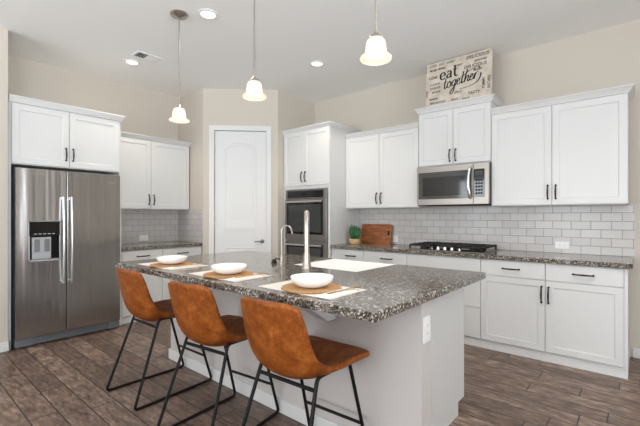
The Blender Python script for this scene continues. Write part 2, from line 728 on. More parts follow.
for k, (a0, a1) in enumerate([(-3.75, -1.45), (-0.75, 1.55)]):
    f = MB()
    x0, x1 = ROOM_X1 + 0.03, ROOM_X1 + 0.1
    f.box(x0, x1, a0, a0 + 0.08, 0.05, 2.65).box(x0, x1, a1 - 0.08, a1, 0.05, 2.65)
    f.box(x0, x1, a0, a1, 0.05, 0.13).box(x0, x1, a0, a1, 2.57, 2.65).box(x0, x1, (a0 + a1) / 2 - 0.03, (a0 + a1) / 2 + 0.03, 0.13, 2.57)
    struct(f.build("window_%d" % (k + 4), M["trim"]))


def baseboard(name, x0, x1, y0, y1):
    b = MB().box(x0, x1, y0, y1, 0, 0.092, 0.004)
    return struct(b.build(name, M["trim"]))


baseboard("baseboard_left", -4.60, -4.586, ROOM_Y0, 0.826)
baseboard("baseboard_left_end", -4.73, -4.586, 0.812, 0.826)
baseboard("baseboard_right", -0.055, ROOM_X1, WY - 0.014, WY)

# backsplash tile (object coordinates run along the wall, then up)


def splash(name, length, height, loc, rot):
    b = MB().box(0, length, 0, height, 0, 0.012)
    o = struct(b.build(name, M["tile"], loc=loc))
    o.rotation_euler = rot
    return o


splash("wall_backsplash_right", 3.011, 0.4725, (-3.051, WY, 0.914), (PI / 2, 0, 0))
splash("wall_backsplash_left", 1.074, 0.468, (WX, 1.864, 0.914), (PI / 2, 0, PI / 2))
splash("wall_backsplash_left_return", 0.662, 0.468, (WX, PA.y, 0.914), (PI / 2, 0, 0))

# pantry door, casing
trim = MB()
CW = 0.066
trim.box(DU0 - CW, DU0 + 0.004, -0.018, -0.0005, 0, DTOP + CW, 0.003).box(DU1 - 0.004, DU1 + CW, -0.018, -0.0005, 0, DTOP + CW, 0.003)
trim.box(DU0 - CW, DU1 + CW, -0.0185, -0.0005, DTOP - 0.004, DTOP + CW, 0.003)
o = struct(trim.build("trim_1", M["trim"], loc=(PA.x, PA.y, 0)))
o.rotation_euler = (0, 0, DANG)

door = bpy.data.objects.new("door_1", None)
COL.objects.link(door)
door.location = (PA.x, PA.y, 0)
door.rotation_euler = (0, 0, DANG)
struct(door)


def arch_poly(x0, x1, z0, zs, zp, n=14):
    pts = [(x0, z0), (x1, z0)]
    for k in range(n + 1):
        t = k / n
        x = x1 + (x0 - x1) * t
        pts.append((x, zs + (zp - zs) * math.sin(PI * t) ** 0.8))
    return pts


d = MB().box(DU0 + 0.006, DU1 - 0.006, 0.012, 0.047, 0.008, DTOP - 0.008, 0.002)
struct(d.build("door_slab", M["trim"], door))


def raised(name, poly):
    """molded panel: a routed ring with a raised field"""
    cx = sum(p[0] for p in poly) / len(poly)
    cz = sum(p[1] for p in poly) / len(poly)
    hw = max(p[0] for p in poly) - cx
    hh = max(p[1] for p in poly) - cz

    def shrink(e):
        return [(cx + (x - cx) * (1 - e / hw), cz + (z - cz) * (1 - e / hh)) for x, z in poly]
    b = MB()
    levels = [(0, 0.012), (0.0, 0.0085), (0.009, 0.005), (0.017, 0.0085), (0.026, 0.0115), (0.05, 0.006)]
    R = [[b.bm.verts.new((x, y, z)) for x, z in shrink(e)] for e, y in levels]
    for a, c in zip(R, R[1:]):
        for k in range(len(a)):
            b.bm.faces.new((a[k], a[(k + 1) % len(a)], c[(k + 1) % len(a)], c[k]))
    b.bm.faces.new(R[-1])
    return b.build(name, M["trim"], door)


raised("upper_panel", arch_poly(0.298, 0.732, 1.06, 2.245, 2.318))
raised("lower_panel", [(0.298, 0.22), (0.732, 0.22), (0.732, 0.848), (0.298, 0.848)])
h = MB()
h.lathe([(0, 0.012), (0.028, 0.012), (0.028, 0.004), (0.012, 0.0), (0.011, -0.035), (0, -0.036)], (0.816, 0, 0.93), 20, 'y')
h.tube(spline([(0.816, -0.032, 0.93), (0.79, -0.036, 0.931), (0.75, -0.034, 0.930), (0.715, -0.030, 0.928)], 5), [0.010] * 6 + [0.008] * 10, 10)
struct(h.build("door_handle", M["dark_nickel"], door, smooth=True))
for hz in (0.30, 1.26, 2.20):
    struct(MB().tube([(DU0 + 0.004, 0.004, hz - 0.045), (DU0 + 0.004, 0.004, hz + 0.045)], 0.008, 8).build("hinge", M["nickel"], door))

# ------------------------------------------------------------------ cabinets


def pull(vert, L=0.13):
    """arched bronze pull centred on the origin, standing out along -y"""
    b = MB()
    pts = []
    n = 14
    for k in range(n + 1):
        t = k / n * 2 - 1
        out = -0.012 - 0.020 * (1 - t * t) ** 0.7
        pts.append((0, out, t * L / 2) if vert else (t * L / 2, out, 0))
    rs = [0.0052 + 0.0025 * (1 - abs(k / n * 2 - 1)) for k in range(n + 1)]
    b.tube(pts, rs, 8)
    for s in (-1, 1):
        p = (0, 0, s * L / 2 * 0.97) if vert else (s * L / 2 * 0.97, 0, 0)
        b.tube([(p[0], 0.0, p[2]), (p[0], -0.018, p[2])], 0.0085, 8)
    return b


def add_pull(parent, x, y, z, vert, L=0.13):
    return pull(vert, L).build("handle", M["bronze"], parent, smooth=True, loc=(x, y, z))


def crown(parent, x0, x1, yf, yb, z, ht, left, right, out=0.042):
    """moulding swept round the front (and the open ends) of a cabinet top"""
    prof = [(0.0, 0.0), (0.007, 0.0), (0.009, 0.2), (0.017, 0.36), (0.026, 0.62), (0.034, 0.76), (0.036, 0.80), (0.042, 0.82), (0.042, 1.0), (-0.02, 1.0), (-0.02, 0.0)]
    path = []
    if left:
        path.append((x0, yb, (-1, 0)))
    path.append((x0, yf, (-1 if left else 0, -1)))
    path.append((x1, yf, (1 if right else 0, -1)))
    if right:
        path.append((x1, yb, (1, 0)))
    b = MB()
    rings = []
    for px, py, (dx, dy) in path:
        rings.append([b.bm.verts.new((px + dx * o_ * out / 0.042, py + dy * o_ * out / 0.042, z + h_ * ht)) for o_, h_ in prof])
    n = len(prof)
    for a, c in zip(rings, rings[1:]):
        for k in range(n):
            b.bm.faces.new((a[k], a[(k + 1) % n], c[(k + 1) % n], c[k]))
    b.bm.faces.new(rings[0])
    b.bm.faces.new(list(reversed(rings[-1])))
    # dust top
    b.box(x0 + 0.021, x1 - 0.021, yf + 0.021, yb, z + ht * 0.5, z + ht * 0.6)
    return b.build("crown_molding", M["cab"], parent)


G = 0.0025


def wall_cabinet(label, loc, rot, w_, ztop, zc, doors_at, depth=0.32, crown_sides=(False, False), group="white upper cabinets", end_l=0.0, end_r=0.0, hz=None, crown_ht=None, stile=0.058):
    """local frame: x along the wall, back on y=0, door faces at y=-(depth+0.02); z from its own bottom"""
    c = thing("wall_cabinet", label, "cabinet", loc, rot, group)
    b = MB().box(0.001, w_ - 0.001, -depth, -0.002, 0.0, ztop)
    b.build("body", M["cab"], c)
    n = len(doors_at) - 1
    for k in range(n):
        a0, a1 = doors_at[k] + G, doors_at[k + 1] - G
        dr = MB().rect_panel(a0, a1, 0.008, ztop - 0.006, -(depth + 0.020), 0.0195, stile).build("door", M["cab"], c)
        hx = a1 - 0.030 if k % 2 == 0 else a0 + 0.030
        add_pull(dr, hx, -(depth + 0.020), hz if hz else 0.125, True)
    crown(c, 0.0, w_, -depth - 0.012, -0.002, ztop, crown_ht or (zc - ztop), crown_sides[0], crown_sides[1])
    return c


UB = 1.387
wall_cabinet("white double upper cabinet between the oven tower and the microwave, over the cutting board",
             (-3.051, WY, UB), 0, 1.063, 0.945, 0.995, (0.0, 0.529, 1.063))
wall_cabinet("short white upper cabinet directly above the microwave with the sign on top",
             (-1.986, WY, 1.852), 0, 0.806, 0.625, 0.685, (0.0, 0.407, 0.806), crown_sides=(True, True), hz=0.105)
wall_cabinet("widest white double upper cabinet right of the microwave at the end of the run",
             (-1.178, WY, UB), 0, 1.098, 0.947, 1.003, (0.0, 0.541, 1.098), crown_sides=(False, True))
wall_cabinet("white double upper cabinet right of the fridge over the small counter",
             (WX, 1.864, UB - 0.012), PI / 2, 1.059, 0.915, 0.963, (0.0, 0.501, 1.059), crown_sides=(False, True), depth=0.32)
# cabinet above the fridge with its full height side panels
fc = thing("fridge_cabinet", "deep white cabinet bridging above the stainless fridge with two side panels", "cabinet", (WX, 0.822, 0), PI / 2, "white upper cabinets")
FW = 1.040
MB().box(0.022, FW - 0.022, -0.648, -0.002, 1.795, 2.395).build("body", M["cab"], fc)
MB().box(0.0, 0.021, -0.650, -0.002, 0, 2.395).build("side_panel", M["cab"], fc)
MB().box(FW - 0.021, FW, -0.650, -0.002, 0, 2.395).build("side_panel", M["cab"], fc)
for a0, a1, hx in ((0.024, 0.503, 0.473), (0.509, FW - 0.024, 0.539)):
    dr = MB().rect_panel(a0, a1, 1.803, 2.385, -0.670, 0.0195, 0.058).build("door", M["cab"], fc)
    add_pull(dr, hx, -0.670, 1.935, True)
crown(fc, 0.0, FW, -0.663, -0.002, 2.395, 0.062, False, True, 0.030)

# tall oven cabinet
OX0, OX1 = -3.897, -3.053
OW = OX1 - OX0
tc_ = thing("oven_cabinet", "tall white cabinet tower holding the double wall oven", "cabinet", (OX0, WY, 0), 0)
OD = 0.668
b = MB()
b.box(0, 0.02, -OD, -0.002, 0, 2.435).box(OW - 0.02, OW, -OD, -0.002, 0, 2.435)
b.box(0.02, OW - 0.02, -OD, -0.002, 2.435, 2.435).box(0.02, OW - 0.02, -OD, -0.002, 0.08, 0.33)
b.box(0.02, OW - 0.02, -OD, -0.002, 1.654, 1.693).box(0.02, OW - 0.02, -0.03, -0.002, 0.33, 1.654)
b.box(0.02, 0.032, -OD, -0.05, 0.33, 1.654).box(OW - 0.032, OW - 0.02, -OD, -0.05, 0.33, 1.654)
b.box(0.02, OW - 0.02, -OD, -0.002, 1.693, 2.435)
b.build("body", M["cab"], tc_)
MB().box(0.02, OW - 0.02, -OD + 0.03, -OD + 0.05, 0, 0.08).build("toe_kick", M["cab"], tc_)
for a0, a1, hx in ((0.012, OW / 2 - G - 0.025, OW / 2 - 0.055), (OW / 2 + G - 0.025, OW - 0.004, OW / 2 + 0.010)):
    dr = MB().rect_panel(a0, a1, 1.701, 2.445, -OD - 0.020, 0.0195, 0.056).build("door", M["cab"], tc_)
    add_pull(dr, hx, -OD - 0.020, 1.821, True)
dr = MB().rect_panel(0.012, OW - 0.006, 0.10, 0.318, -OD - 0.020, 0.0195, 0.05).build("drawer", M["cab"], tc_)
add_pull(dr, OW / 2, -OD - 0.020, 0.21, False)
crown(tc_, 0.0, OW, -OD - 0.012, -0.002, 2.435, 0.062, False, True)

# double wall oven
ov = thing("wall_oven", "stainless double wall oven built into the tall white tower", "oven", (OX0, WY, 0), 0)
v0, v1, yo = 0.050, OW - 0.036, -OD - 0.004
MB().box(v0, v1, -OD + 0.006, -0.06, 0.335, 1.649).build("oven_body", M["steel_side"], ov)
cp = MB().box(v0, v1, yo - 0.018, -OD + 0.004, 1.524, 1.646, 0.003).build("control_panel", M["steel2"], ov)
MB().box(v0 + 0.045, v1 - 0.06, yo - 0.021, yo - 0.0182, 1.534, 1.630).build("control_glass", M["black_glass"], cp)
MB().box(0.34, 0.43, yo - 0.0225, yo - 0.0212, 1.551, 1.612).build("display", M["gap"], cp)
for z0, z1 in ((0.954, 1.516), (0.345, 0.931)):
    dr = MB().box(v0, v1, yo - 0.032, -OD + 0.004, z0, z1, 0.004).build("oven_door", M["steel2"], ov)
    MB().box(v0 + 0.04, v1 - 0.055, yo - 0.036, yo - 0.0322, z0 + 0.085, z1 - 0.022).build("door_glass", M["black_glass"], dr)
    MB().box(v0 + 0.075, v1 - 0.09, yo - 0.0372, yo - 0.0362, z0 + 0.115, z1 - 0.075).build("inner_window", M["grey_glass"], dr)
    hb = MB().tube([(v0 + 0.05, yo - 0.062, z1 - 0.037), (v1 - 0.065, yo - 0.062, z1 - 0.037)], 0.013, 12)
    for hx in (v0 + 0.075, v1 - 0.09):
        hb.tube([(hx, yo - 0.033, z1 - 0.037), (hx, yo - 0.062, z1 - 0.037)], 0.009, 8)
    hb.build("handle", M["bright_steel"], dr, smooth=True)

# base cabinets on the cooktop wall
BY = 3.832     # carcass front
DF = 3.812     # door faces


def base_unit(label, x0, x1, fronts, side_r=None, group="white base cabinets under the cooktop counter"):
    c = thing("base_cabinet", label, "cabinet", (x0, WY, 0), 0, group)
    w_ = x1 - x0
    d_ = WY - BY
    MB().box(0.0008, w_ - 0.0008, -d_, -0.002, 0.085, 0.872).build("body", M["cab"], c)
    MB().box(0.0008, w_ - 0.0008, -d_ - 0.001, -d_ + 0.018, 0.0, 0.083).build("toe_kick", M["cab"], c)
    yf = DF - WY
    for kind, a0, a1, z0, z1, hp in fronts:
        if kind == "drawer":
            f = MB().box(a0 + G, a1 - G, yf, yf + 0.0195, z0, z1, 0.0025).build("drawer", M["cab"], c)
        else:
            f = MB().rect_panel(a0 + G, a1 - G, z0, z1, yf, 0.0195, 0.055).build("door", M["cab"], c)
        if hp:
            add_pull(f, hp[0], yf, hp[1], hp[2], 0.142)
    if side_r:
        MB().box(w_, w_ + side_r, -d_ - 0.004, -0.002, 0.0, 0.872).build("end_panel", M["cab"], c)
    return c


X0, X1, X2, X3, X4, X5 = -3.051, -2.546, -1.978, -1.189, -0.640, -0.098
w_ = X1 - X0
base_unit("white base cabinet beside the oven tower, below the potted plant", X0, X1,
          [("drawer", 0.012, w_, 0.715, 0.866, (0.31, 0.792, False)), ("door", 0.012, w_, 0.09, 0.708, (w_ - 0.035, 0.60, True))])
w_ = X2 - X1
base_unit("white base cabinet between the plant's cabinet and the cooktop", X1, X2,
          [("drawer", 0, w_, 0.715, 0.866, (0.315, 0.792, False)), ("door", 0, w_, 0.09, 0.708, (0.035, 0.60, True))])
w_ = X3 - X2
base_unit("white base cabinet with plain wide drawers directly under the gas cooktop", X2, X3,
          [("drawer", 0, w_, 0.715, 0.866, None), ("drawer", 0, w_, 0.388, 0.708, None), ("drawer", 0, w_, 0.09, 0.382, None)])
w_ = X4 - X3
base_unit("white drawer over door base cabinet just right of the cooktop", X3, X4,
          [("drawer", 0, w_, 0.722, 0.866, (0.272, 0.795, False)), ("door", 0, w_, 0.09, 0.715, (w_ - 0.027, 0.592, True))])
w_ = X5 - X4
base_unit("white drawer over door base cabinet at the right end of the counter", X4, X5,
          [("drawer", 0, w_, 0.722, 0.866, (0.275, 0.795, False)), ("door", 0, w_, 0.09, 0.715, (0.027, 0.592, True))], side_r=0.022)


def slab(name, label, poly, loc=(0, 0, 0), cat="countertop"):
    o = MB().prism(poly, 0.874, 0.914, 0.004).build(name, M["granite"], loc=loc)
    return tag(o, label, cat)


slab("countertop", "speckled grey granite counter along the tiled cooktop wall", [(-3.051, 3.790), (-0.046, 3.790), (-0.046, WY - 0.013), (-3.051, WY - 0.013)])
slab("countertop", "short speckled granite counter in the corner between fridge and pantry", [(WX + 0.013, 1.864), (-4.636, 1.864), (-4.636, PA.y - 0.013), (WX + 0.013, PA.y - 0.013)])

# base cabinet right of the fridge
lb = thing("base_cabinet", "white base cabinet between the fridge and the pantry corner, two drawers over two doors", "cabinet", (WX, 1.864, 0), PI / 2)
LW = PA.y - 1.864 - 0.003
MB().box(0.001, LW - 0.001, -0.622, -0.002, 0.085, 0.872).build("body", M["cab"], lb)
MB().box(0.001, LW - 0.001, -0.622, -0.60, 0.0, 0.083).build("toe_kick", M["cab"], lb)
for k, (a0, a1) in enumerate(((0.008, 0.505), (0.505, LW - 0.006))):
    f = MB().box(a0 + G, a1 - G, -0.642, -0.6225, 0.722, 0.866, 0.0025).build("drawer", M["cab"], lb)
    add_pull(f, (a0 + a1) / 2, -0.642, 0.795, False, 0.142)
    f = MB().rect_panel(a0 + G, a1 - G, 0.09, 0.715, -0.642, 0.0195, 0.055).build("door", M["cab"], lb)
    add_pull(f, a1 - 0.03 if k == 0 else a0 + 0.03, -0.642, 0.592, True, 0.142)

# ------------------------------------------------------------------ refrigerator (local: x along wall, front towards -y)
fr = thing("refrigerator", "stainless side by side refrigerator with door water dispenser", "refrigerator", (WX, 0.858, 0), PI / 2)
RW = 0.952
MB().box(0.004, RW - 0.004, -0.665, -0.03, 0.03, 1.745, 0.004).build("body", M["steel_side"], fr)
gr = MB().box(0.0, RW, -0.715, -0.640, 0.012, 0.088, 0.004)
for k in range(4):
    gr.box(0.17, RW - 0.17, -0.7175, -0.714, 0.026 + k * 0.013, 0.032 + k * 0.013)
gr.box(0.0, 0.14, -0.735, -0.70, 0.012, 0.092, 0.006).box(RW - 0.12, RW, -0.735, -0.70, 0.012, 0.092, 0.006)
gr.build("base_grille", M["mesh"], fr)
for fx in (0.06, RW - 0.06):
    MB().lathe([(0, 0), (0.022, 0), (0.022, 0.014), (0, 0.014)], (fx, -0.60, 0), 14).build("foot", M["gap"], fr)
FS = 0.4155
DY0, DY1 = -0.756, -0.672   # door front/back
# dispenser opening in the freezer door
q0, q1, qz0, qz1 = 0.100, 0.365, 0.838, 1.236
fd = MB()
fd.box(0.002, q0, DY0, DY1, 0.098, 1.752, 0.0).box(q1, FS, DY0, DY1, 0.098, 1.752, 0.0)
fd.box(q0, q1, DY0, DY1, 0.098, qz0).box(q0, q1, DY0, DY1, qz1, 1.752)
fdo = fd.build("freezer_door", M["steel"], fr)
MB().box(q0, q1, DY1 - 0.008, DY1 - 0.002, qz0, qz1).build("dispenser_recess", M["gap"], fdo)
MB().box(q0 + 0.002, q1 - 0.002, DY0 - 0.004, DY0 + 0.03, 1.085, qz1 - 0.002, 0.003).build("dispenser_control", M["black_glass"], fdo)
ic = MB()
for k in range(5):
    ic.box(q0 + 0.045 + k * 0.037, q0 + 0.068 + k * 0.037, DY0 - 0.0052, DY0 - 0.0041, 1.104, 1.112)
ic.build("control_icons", M["silver_plastic"], fdo)
fs = MB()
fs.box(q0, q0 + 0.010, DY0 - 0.004, DY0 + 0.004, qz0, qz1).box(q1 - 0.010, q1, DY0 - 0.004, DY0 + 0.004, qz0, qz1)
fs.box(q0, q1, DY0 - 0.004, DY0 + 0.004, qz0, qz0 + 0.012).box(q0, q1, DY0 - 0.004, DY0 + 0.004, qz1 - 0.008, qz1)
fs.build("dispenser_frame", M["silver_plastic"], fdo)
MB().box(q0 + 0.03, q1 - 0.075, DY0 + 0.014, DY0 + 0.05, qz0 + 0.02, 1.075, 0.004).build("dispenser_back", M["silver_plastic"], fdo)
for px in (0.150, 0.232):
    MB().box(px, px + 0.042, DY0 + 0.004, DY0 + 0.013, 0.93, 1.055, 0.003).build("dispenser_paddle", M["grey_plastic"], fdo)
MB().box(q0 + 0.012, q1 - 0.012, DY0 - 0.001, DY0 + 0.055, qz0 + 0.012, qz0 + 0.020).build("drip_tray", M["grey_plastic"], fdo)
fo = MB().box(FS + 0.007, RW - 0.002, DY0, DY1, 0.098, 1.752, 0.006).build("fridge_door", M["steel"], fr)
MB().box(0.004, RW - 0.004, DY1 + 0.0005, -0.6655, 0.10, 1.748).build("gasket", M["gap"], fr)
for par, hx in ((fdo, FS - 0.033), (fo, FS + 0.040)):
    pts = []
    for k in range(17):
        t = k / 16 * 2 - 1
        pts.append((hx, DY0 - 0.030 - 0.026 * (1 - t * t), 1.04 + t * 0.443))
    hb = MB().tube(pts, 0.017, 14, flat=0.62)
    for s in (-1, 1):
        hb.box(hx - 0.012, hx + 0.012, DY0 - 0.034, DY0 + 0.001, 1.04 + s * 0.425 - 0.014, 1.04 + s * 0.425 + 0.014, 0.004)
    hb.build("handle", M["bright_steel"], par, smooth=True)
tm = text_mesh("Whirlpool", 0.026)
bd = MB().mesh_from(tm, Matrix.Translation((RW - 0.16, DY0 - 0.0012, 1.655)) @ Matrix.Rotation(PI / 2, 4, 'X'))
bd.build("badge", M["chrome"], fo)

# ------------------------------------------------------------------ microwave
mw = thing("microwave", "stainless over the range microwave mounted under the short cabinet", "microwave", (-1.965, WY, 1.408), 0)
MWW, MWH, MY = 0.790, 0.434, -0.428
MB().box(0.004, MWW - 0.004, MY + 0.045, -0.003, 0.004, MWH).build("microwave_body", M["black"], mw)
dr = MB().box(0, MWW - 0.155, MY, MY + 0.044, 0, MWH - 0.002, 0.004).build("microwave_door", M["steel2"], mw)
MB().box(0.022, MWW - 0.178, MY - 0.003, MY - 0.0002, 0.066, MWH - 0.068, 0.001).build("door_glass", M["grey_glass"], dr)
MB().box(0.075, MWW - 0.235, MY - 0.0042, MY - 0.0031, 0.100, MWH - 0.125).build("inner_window", M["black_glass"], dr)
cpn = MB().box(MWW - 0.1545, MWW, MY, MY + 0.044, 0, MWH - 0.002, 0.004).build("control_panel", M["steel2"], mw)
MB().box(MWW - 0.150, MWW - 0.042, MY - 0.003, MY - 0.0002, 0.075, MWH - 0.068, 0.001).build("control_glass", M["black_glass"], cpn)
MB().box(MWW - 0.135, MWW - 0.057, MY - 0.0042, MY - 0.0031, 0.30, 0.345).build("display", M["slot"], cpn)
kp = MB()
for r_ in range(5):
    for c_ in range(3):
        kp.box(MWW - 0.131 + c_ * 0.026, MWW - 0.113 + c_ * 0.026, MY - 0.0042, MY - 0.0031, 0.105 + r_ * 0.034, 0.124 + r_ * 0.034)
kp.build("keypad", M["gap"], cpn)
pts = []
for k in range(13):
    t = k / 12 * 2 - 1
    pts.append((MWW - 0.178 - 0.012 * (1 - t * t), MY - 0.018 - 0.032 * (1 - t * t) ** 0.6, MWH / 2 + 0.012 + t * 0.165))
hb = MB().tube(pts, 0.014, 10)
for s in (-1, 1):
    hb.tube([(MWW - 0.178, MY, MWH / 2 + 0.012 + s * 0.158), (MWW - 0.178, MY - 0.022, MWH / 2 + 0.012 + s * 0.163)], 0.012, 8)
hb.build("handle", M["chrome"], dr, smooth=True)
MB().box(0.02, MWW - 0.02, MY + 0.05, -0.03, -0.004, 0.0035).build("vent_grille", M["gap"], mw)

# ------------------------------------------------------------------ cooktop
ck = thing("gas_cooktop", "black and stainless five burner gas cooktop set in the granite counter", "cooktop", (-1.998, 3.852, 0.9145), 0)
CWD, CDP = 0.825, 0.535
MB().box(0, CWD, 0, CDP, 0.0, 0.008, 0.003).build("cooktop_tray", M["steel2"], ck)
MB().box(0.012, CWD - 0.012, 0.012, CDP - 0.012, 0.0082, 0.0115).build("cooktop_surface", M["black_glass"], ck)
for bx, by, br_ in ((0.145, 0.14, 0.036), (0.145, 0.39, 0.044), (0.412, 0.30, 0.055), (0.68, 0.14, 0.036), (0.68, 0.39, 0.044)):
    MB().lathe([(0, 0.0118), (br_ + 0.012, 0.0118), (br_ + 0.008, 0.022), (br_, 0.024), (br_, 0.032), (0, 0.034)], (bx, by, 0), 20).build("burner", M["iron"], ck, smooth=True)
for gx0, gx1 in ((0.018, 0.277), (0.283, 0.542), (0.548, 0.807)):
    g = MB()
    z0, z1 = 0.040, 0.060
    y0, y1 = (0.024 if gx0 != 0.283 else 0.115), 0.514
    g.box(gx0, gx1, y0, y0 + 0.014, z0, z1, 0.003).box(gx0, gx1, y1 - 0.014, y1, z0, z1, 0.003)
    g.box(gx0, gx0 + 0.014, y0, y1, z0, z1, 0.003).box(gx1 - 0.014, gx1, y0, y1, z0, z1, 0.003)
    mx = (gx0 + gx1) / 2
    g.box(mx - 0.006, mx + 0.006, y0, y1, z0, z1 + 0.004, 0.003)
    for yy in (0.14, 0.27, 0.39):
        g.box(gx0, gx1, yy - 0.006, yy + 0.006, z0, z1 + 0.004, 0.003)
    for xx in (gx0 + 0.007, gx1 - 0.007):
        for yy in (y0 + 0.007, y1 - 0.007):
            g.box(xx - 0.007, xx + 0.007, yy - 0.007, yy + 0.007, 0.0116, z0 + 0.002)
    g.build("grate", M["iron"], ck)
for k in range(5):
    MB().lathe([(0, 0.0118), (0.021, 0.0118), (0.020, 0.018), (0.016, 0.040), (0.012, 0.043), (0, 0.043)], (0.262 + k * 0.076, 0.062, 0), 18).build("knob", M["chrome"], ck, smooth=True)

# ------------------------------------------------------------------ island
isl = thing("kitchen_island", "kitchen island base with beige knee wall and white cabinets behind", "kitchen island", (0, 0, 0))
IX0, IX1 = -3.235, -0.815
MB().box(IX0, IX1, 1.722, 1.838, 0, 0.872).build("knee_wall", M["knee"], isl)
bb = MB().box(IX0 - 0.014, IX1 + 0.014, 1.707, 1.7215, 0, 0.090, 0.003)
bb.box(IX0 - 0.014, IX0 - 0.0005, 1.708, 1.838, 0, 0.090, 0.003)
bb.box(IX1 + 0.0005, IX1 + 0.014, 1.708, 1.838, 0, 0.090, 0.003)
bb.build("baseboard", M["trim"], isl)
bx = MB()
CX0, CX1 = -3.19, -0.897
bx.box(CX0 + 0.02, -2.085, 1.84, 2.515, 0.085, 0.872).box(-1.43, CX1 - 0.02, 1.84, 2.515, 0.085, 0.872).box(-2.083, -1.432, 1.84, 2.515, 0.085, 0.655)
bx.box(CX0 + 0.02, CX1 - 0.02, 2.415, 2.435, 0.0, 0.084)
bx.build("body", M["cab"], isl)
for px0, px1 in ((CX0, CX0 + 0.0195), (CX1 - 0.0195, CX1)):
    MB().prism([(1.839, 0.0), (2.432, 0.0), (2.432, 0.085), (2.537, 0.085), (2.537, 0.872), (1.839, 0.872)], px0, px1, 0.0, 'yz').build("end_panel", M["cab"], isl)
for a0, a1 in ((CX0 + 0.02, -2.65), (-2.65, -2.085), (-1.43, CX1 - 0.02)):
    p = MB().rect_panel(-a1 + G, -a0 - G, 0.09, 0.866, 0.0, 0.0195, 0.055)
    p.xf(Matrix.Translation((0, 2.5355, 0)) @ Matrix.Rotation(PI, 4, 'Z'))
    dr = p.build("door", M["cab"], isl)
for cxx in (-1.39, -2.62):
    cb = MB().prism([(1.7215, 0.872), (1.34, 0.872), (1.34, 0.845), (1.44, 0.815), (1.53, 0.775), (1.60, 0.725), (1.65, 0.69), (1.7215, 0.69)], cxx - 0.045, cxx + 0.045, 0.004, 'yz')
    cb.build("corbel", M["cab"], isl)
ST = [(-3.225, 1.238), (-0.778, 1.238), (-0.778, 2.606), (-1.436, 2.606), (-1.436, 2.062), (-2.078, 2.062), (-2.078, 2.606), (-3.225, 2.606)]
slab("island_countertop", "large speckled granite island top with overhang for the stools", ST)
sk = MB()
sx0, sx1, sy0, sy1, sz0, sz1, t_ = -2.076, -1.438, 2.064, 2.640, 0.660, 0.906, 0.022
sk.box(sx0, sx1, sy0, sy0 + t_, sz0, sz1, 0.004).box(sx0, sx1, sy1 - t_, sy1, sz0, sz1, 0.004)
sk.box(sx0, sx0 + t_, sy0 + t_ * 0.7, sy1 - t_ * 0.7, sz0, sz1, 0.004).box(sx1 - t_, sx1, sy0 + t_ * 0.7, sy1 - t_ * 0.7, sz0, sz1, 0.004)
sk.box(sx0 + 0.01, sx1 - 0.01, sy0 + 0.01, sy1 - 0.01, sz0, sz0 + 0.02)
sko = thing("farmhouse_sink", "white farmhouse sink set into the far side of the island", "sink", (0, 0, 0))
sk.build("basin", M["sink"], sko)
MB().lathe([(0, 0.681), (0.04, 0.681), (0.042, 0.684), (0.03, 0.685), (0, 0.683)], (-1.757, 2.35, 0), 20).build("drain", M["nickel"], sko)

# faucets
fa = thing("kitchen_faucet", "tall brushed nickel gooseneck faucet at the near edge of the sink", "faucet", (-1.806, 1.978, 0.9145), math.radians(42.6))
MB().lathe([(0, 0), (0.038, 0), (0.038, 0.006), (0.031, 0.02), (0.025, 0.06), (0.023, 0.10), (0.0215, 0.11), (0, 0.111)], (0, 0, 0), 24).build("faucet_base", M["nickel"], fa, smooth=True)
pts = [(0, 0, 0.10), (0, 0, 0.30)]
for k in range(1, 13):
    a = PI * k / 12
    pts.append((0, 0.095 - 0.095 * math.cos(a), 0.30 + 0.095 * math.sin(a)))
pts += [(0, 0.19, 0.26)]
MB().tube(pts, 0.0195, 14).build("spout", M["nickel"], fa, smooth=True)
MB().lathe([(0, 0.14), (0.019, 0.14), (0.0225, 0.155), (0.0215, 0.25), (0.020, 0.268), (0, 0.268)], (0, 0.19, 0), 18).build("spray_head", M["nickel"], fa, smooth=True)
hb = MB().tube([(0, 0.02, 0.07), (0, 0.042, 0.072)], 0.013, 12)
hb.tube([(0, 0.042, 0.072), (0, 0.062, 0.085), (0, 0.085, 0.105)], [0.008, 0.006, 0.006], 10)
hb.build("lever", M["nickel"], fa, smooth=True)

wt = thing("filter_faucet", "slim silver filter tap with hooked spout left of the main faucet", "faucet", (-2.104, 2.020, 0.9145), math.radians(42))
MB().lathe([(0, 0), (0.024, 0), (0.024, 0.006), (0.014, 0.012), (0.013, 0.06), (0.010, 0.066), (0, 0.067)], (0, 0, 0), 20).build("faucet_base", M["nickel"], wt, smooth=True)
pts = [(0, 0, 0.06), (0, 0, 0.255)]
for k in range(1, 11):
    a = PI * 0.86 * k / 10
    pts.append((0.038 - 0.038 * math.cos(a), 0, 0.255 + 0.042 * math.sin(a)))
pts.append((0.081, 0, 0.232))
MB().tube(pts, 0.0062, 10).build("spout", M["nickel"], wt, smooth=True)
hb = MB().tube([(-0.010, 0, 0.040), (-0.050, -0.01, 0.046)], [0.006, 0.005], 8)
hb.build("lever", M["bronze"], wt, smooth=True)
tag(MB().lathe([(0, 0), (0.022, 0), (0.022, 0.014), (0.016, 0.016), (0.016, 0.030), (0, 0.032)], (0, 0, 0), 18).build("air_switch", M["bronze"], smooth=True, loc=(-2.20, 2.03, 0.9145)),
    "small dark button fitting on the granite left of the filter tap", "sink button")

# ------------------------------------------------------------------ place settings


